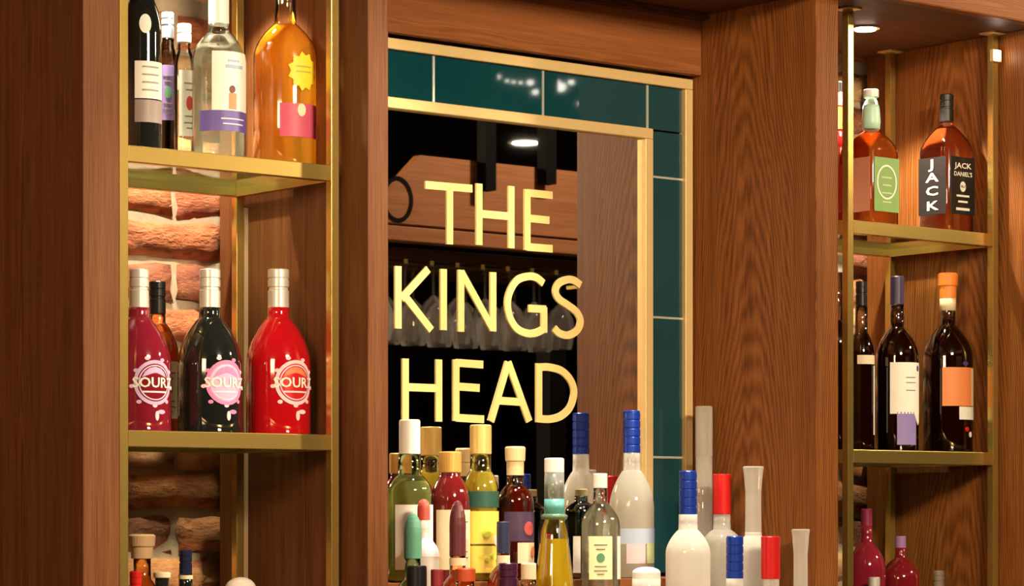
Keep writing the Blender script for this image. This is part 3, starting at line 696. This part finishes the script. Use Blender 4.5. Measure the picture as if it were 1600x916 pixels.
link('collar', loft([(Z(812), pr[-2][1]*1.3), (Z(806), pr[-2][1]*1.42), (Z(803), pr[-2][1]*1.1)], 24, name='collar'), C('dark_green_collar', (.10, .17, .10), .3), e, smooth=True)
bottle('clear round shouldered gin bottle with small pinkish cap and pale yellow label', 938, YB_, zB, (740, 762, 22, C('blush_white_cap', (.82, .74, .72), .4), 'plain'), (786, 822, 22, 62), CLEAR, CLR, 800,
       labels=[('wrap', C('pale_yellow_label', (.80, .80, .50), .5), 838, 905, 70, -130), ('wrap', PAPER, 838, 905, 40, -55)])
bottle('green glass bottle with stubby neck hidden behind the aqua necked one', 908, YA_, zA, (764, 775, 20, C('olive_cap', (.30, .24, .10), .5), 'plain'), (785, 800, 22, 50), shell('deep_green_glass', (.12, .22, .08)), liquid('deep_green', (.02, .07, .03), .8), 800,
       labels=[('wrap', PAPER, 838, 895, 130, -95)])
e, pr, Z = bottle('tall frosted vodka bottle with royal blue ridged cap close to the mirror', 987, YA_, zA, (642, 707, 27, BLUEC, 'ridge'), (735, 795, 27, 70), HFROST, CLR, 742,
       labels=[('wrap', C('pale_blue_label', (.50, .60, .82), .5), 826, 850, 120, -100), ('wrap', LPINK, 850, 880, 50, -120), ('wrap', C('lime_label', (.66, .76, .40), .5), 848, 880, 40, -70)])
bottle('white bottle with domed white top low before the tall blue capped vodka', 1010, YD_, zD, (886, 905, 44, WHITE, 'dome'), (930, 960, 46, 70), FROST)
# right hand group
bottle('frosted vodka bottle with blue ridged cap and wide white body', 1075, YC_, zC_, (736, 804, 28, BLUEC, 'ridge'), (828, 866, 30, 70), FROST, group='frosted vodka bottles')
bottle('frosted bottle with very tall clear neck, tallest of the right hand group', 1100, YA_, zA, (635, 712, 27, HFROST, 'plain'), (842, 862, 27, 44), HFROST)
bottle('vodka bottle with red cap standing behind the blue capped pair', 1128, YB_, zB, (741, 803, 29, REDC, 'plain'), (828, 850, 28, 62), HFROST, CLR, 835)
bottle('frosted bottle with tall flared neck to the right of the red cap', 1177, YC_, zC_, (729, 832, 33, HFROST, 'flare'), (838, 862, 27, 52), FROST)
bottle('front vodka bottle with blue ridged cap, lower of the two blue caps on the right', 1148, YD_, zD, (838, 904, 27, BLUEC, 'ridge'), (925, 960, 28, 70), FROST, group='frosted vodka bottles')
bottle('front vodka bottle with red cap, rightmost red cap before the panel', 1204, YD_, zD, (838, 904, 30, REDC, 'plain'), (925, 960, 28, 58), HFROST, CLR, 930)
bottle('bottle with clear flared neck standing alone near the right hand panel', 1251, 3.716, zD, (827, 925, 29, HFROST, 'flare'), (935, 965, 25, 44), HFROST)
# front low row on the left
MINTC = C('sea_green_capsule', (.12, .36, .26), .5)
bottle('bottle with sea green capsule in front of the white label', 645, YC_, zC_, (802, 872, 28, MINTC, 'dome'), (905, 940, 26, 62), GREENG, GR_L, 905, labels=[('wrap', PAPER, 950, 1000, 120, -95)])
bottle('bottle with round red stopper peeking between green capsule and maroon one', 662, YB_, zB, (780, 812, 20, C('coral_red_stopper', (.72, .10, .07), .45), 'dome'), (842, 868, 20, 48), FROST, labels=[('wrap', LPINK, 838, 870, 200, -95)])
bottle('bottle with long maroon capsule and pinkish tip before the cream label', 715, YC_, zC_, (782, 868, 26, C('maroon_capsule', (.12, .02, .03), .4), 'dome'), (900, 935, 26, 60), AMBG, AMB_L, 905, labels=[('wrap', CREAM, 872, 884, 340, -90)])
bottle('bottle with small black cap at the lower left edge of the mirror row', 651, YD_, zD, (884, 925, 32, BLACKC, 'plain'), (945, 975, 26, 50), AMBG, AMB_L, 950)
bottle('amber bottle with low orange red cap before the cream label', 727, YD_, zD, (888, 908, 32, C('orange_red_cap', (.55, .08, .02), .45), 'plain'), (930, 965, 30, 66), AMBG, AMB_L, 935)
bottle('bottle with navy capsule before the dark rum bottle', 786, YB_, zB, (815, 864, 20, C('navy_capsule', (.02, .03, .08), .35), 'plain'), (885, 915, 21, 50), AMBG, AMB_L, 890, labels=[('wrap', CREAM, 868, 884, 200, -90)])
bottle('bottle with dark purple capsule low at the front beside the yellow label', 794, YD_, zD, (880, 925, 30, C('dark_purple_capsule', (.06, .01, .05), .3), 'screw'), (940, 975, 30, 66), DARKG, RBR, 950)
bottle('amber bottle with small amber cap low between black cap and maroon capsule', 683, YD_+.0, zD, (890, 915, 20, SEAL, 'plain'), (935, 965, 20, 28), AMBG, AMB_L, 940)
bottle('pale bottle with cream cap low between yellow label and yellow cone', 826, YC_, zC_, (880, 905, 24, CREAM, 'plain'), (925, 960, 26, 50), CLEAR, AMB_L, 940)

# ------------------------------------------------------------------ gantry over the bar counter, seen in the mirror
YG = 2.60; YV = 2*YM-YG
XG = lambda px: ratio(px)*YV
ZG = lambda px, py: CZ+(HOR-py)/F*DZ(XG(px), YV)
GW = wood('gantry_oak', (.20, .075, .028), (.42, .19, .085), 'X', 31, cath=False)
gan = empty('glass_gantry', (XG(760), YG-.2, 0), 'wooden overhead gantry with dark posts across the bar, reflected in the mirror', 'rack')
zt = ZG(660, 243); zbt = ZG(660, 352)
bm = bmesh.new(); c = gan.location
xa, xb_, xe = XG(600)-.12, XG(656), XG(960)
out = [(xa, zbt), (xe, zbt), (xe, zt), (xb_, zt), (XG(618), ZG(618, 285)), (xa, ZG(600, 300))]
fv = [bm.verts.new((x-c.x, YG-c.y-.0, z-c.z)) for x, z in out]; bv = [bm.verts.new((x-c.x, YG-.03-c.y, z-c.z)) for x, z in out]
bm.faces.new(fv); bm.faces.new(bv[::-1])
for i in range(6): bm.faces.new((fv[i], bv[i], bv[(i+1) % 6], fv[(i+1) % 6]))
link('fascia_board', bm_mesh(bm, 'fascia_board'), GW, gan)
box('lower_rail', xa, xe, YG-.04, YG+.012, ZG(660, 380), ZG(660, 357), GW, gan, .003)
box('rack_board', xa, xe, YG-.45, YG-.041, ZG(660, 404), ZG(660, 386), DKF, gan, .003)
for p in (748, 842, 935): box('gantry_post', XG(p-8), XG(p+8), YG+.0125, YG+.05, ZG(p, 300 if p < 800 else 290), 2.975, pmat('black_steel', (.004, .004, .004), .85, spec=.1), gan)
for p in (590, 960): box('gantry_post', XG(p)-.03, XG(p)+.03, YG-.30, YG-.24, 1.1, ZG(660, 405), pmat('black_steel', (.004, .004, .004), .85, spec=.1), gan)
em = link('emblem', ringmesh(.05, .06, 0, .012, t=0), pmat('black_steel', (.004, .004, .004), .85, spec=.1), gan, (XG(620)-c.x, YG+.002-c.y, ZG(620, 312)-c.z))
for k in range(12): box('rack_bar', XG(600)+k*.085, XG(600)+k*.085+.012, YG-.40, YG-.03, ZG(660, 412), ZG(660, 404.5), BRASS, gan)
cnt = box('bar_counter', 3.75, 8.5, YG-.55, YG+.05, 0, 1.08, pmat('dark_counter', (.03, .018, .012), .45), None, .01)
tag(cnt, 'dark bar counter across the aisle, under the hanging glasses', 'counter')
WG = shell('wine_glass', (.90, .90, .90), .10)
h0 = ZG(760, 414)
def glass_prof():
    p = [(0, .034), (-.003, .032), (-.006, .006), (-.012, .0035), (-.075, .0032), (-.085, .010), (-.105, .030), (-.135, .039), (-.165, .037), (-.195, .031)]
    return p
gme = {'base': loft([(-.0035, .030), (-.002, .034), (0, .033)], 24, name='foot'), 'stem': loft([(-.078, .0035), (-.012, .0035), (-.0036, .008)], 12, name='stem'),
       'bowl': loft([(-.205, .032), (-.175, .038), (-.15, .0405), (-.125, .037), (-.10, .026), (-.085, .010), (-.079, .0045)], 28, caps=False, name='bowl')}
k = 0
for row, yy in enumerate((YG-.10, YG-.22)):
    for i in range(8):
        x = XG(628)+i*.088+row*.03+random.uniform(-.006, .006)
        g = empty('wine_glass', (x, yy, h0), '%s hanging wine glass from the left in the mirror, %s row of the gantry' % (('first', 'second', 'third', 'fourth', 'fifth', 'sixth', 'seventh', 'eighth')[i], ('near', 'far')[row]), 'glass', 'hanging wine glasses reflected in the mirror')
        for n_ in ('base', 'stem', 'bowl'): link(n_, gme[n_], WG, g, smooth=True)
zcc = (2.98-CZ)*F/(HOR-222); xcc = (820-800)/F*zcc
X_, Yv_ = SN*zcc+CS*xcc, CS*zcc-SN*xcc
puck((X_, 2*YM-Yv_, 2.98), 'small round ceiling light of the room, reflected at the top of the mirror', 'light', .05)

cl = empty('glint_bulbs', (6.3, .6, 2.98), 'small bulbs added to the unseen room ceiling to make glints in the teal glass', 'light')  # bulbs added out of view, each placed for one glint in the teal
def refl(px, py, z):
    zc = (z-CZ)*F/(HOR-py); xc = (px-800)/F*zc; return SN*zc+CS*xc, 2*YM-(CS*zc-SN*xc)
BULB = pmat('bulb_glow', (1, .9, .8), .3, emit=(1, .93, .82), es=14)
bmb = loft([(-.03, .010), (-.022, .018), (-.008, .02), (.0, .012)], 12, name='bulb')
for px_, py_, sc in ((775, 118, .7), (790, 125, .5), (800, 127, .5), (811, 128, .5), (826, 126, .9), (834, 141, .9), (853, 121, .6), (866, 125, 1.1), (874, 131, 1.4), (890, 126, .8), (905, 160, .7), (912, 164, .7)):
    x_, y_ = refl(px_, py_, 2.86)
    b_ = link('bulb', bmb, BULB, cl, (x_-6.3, y_-.6, -.1195)); b_.scale = (sc*.6, sc*.6, sc*.6)
    box('drop_rod', x_-.003, x_+.003, y_-.003, y_+.003, 2.861, 2.9795, BRASS, cl)
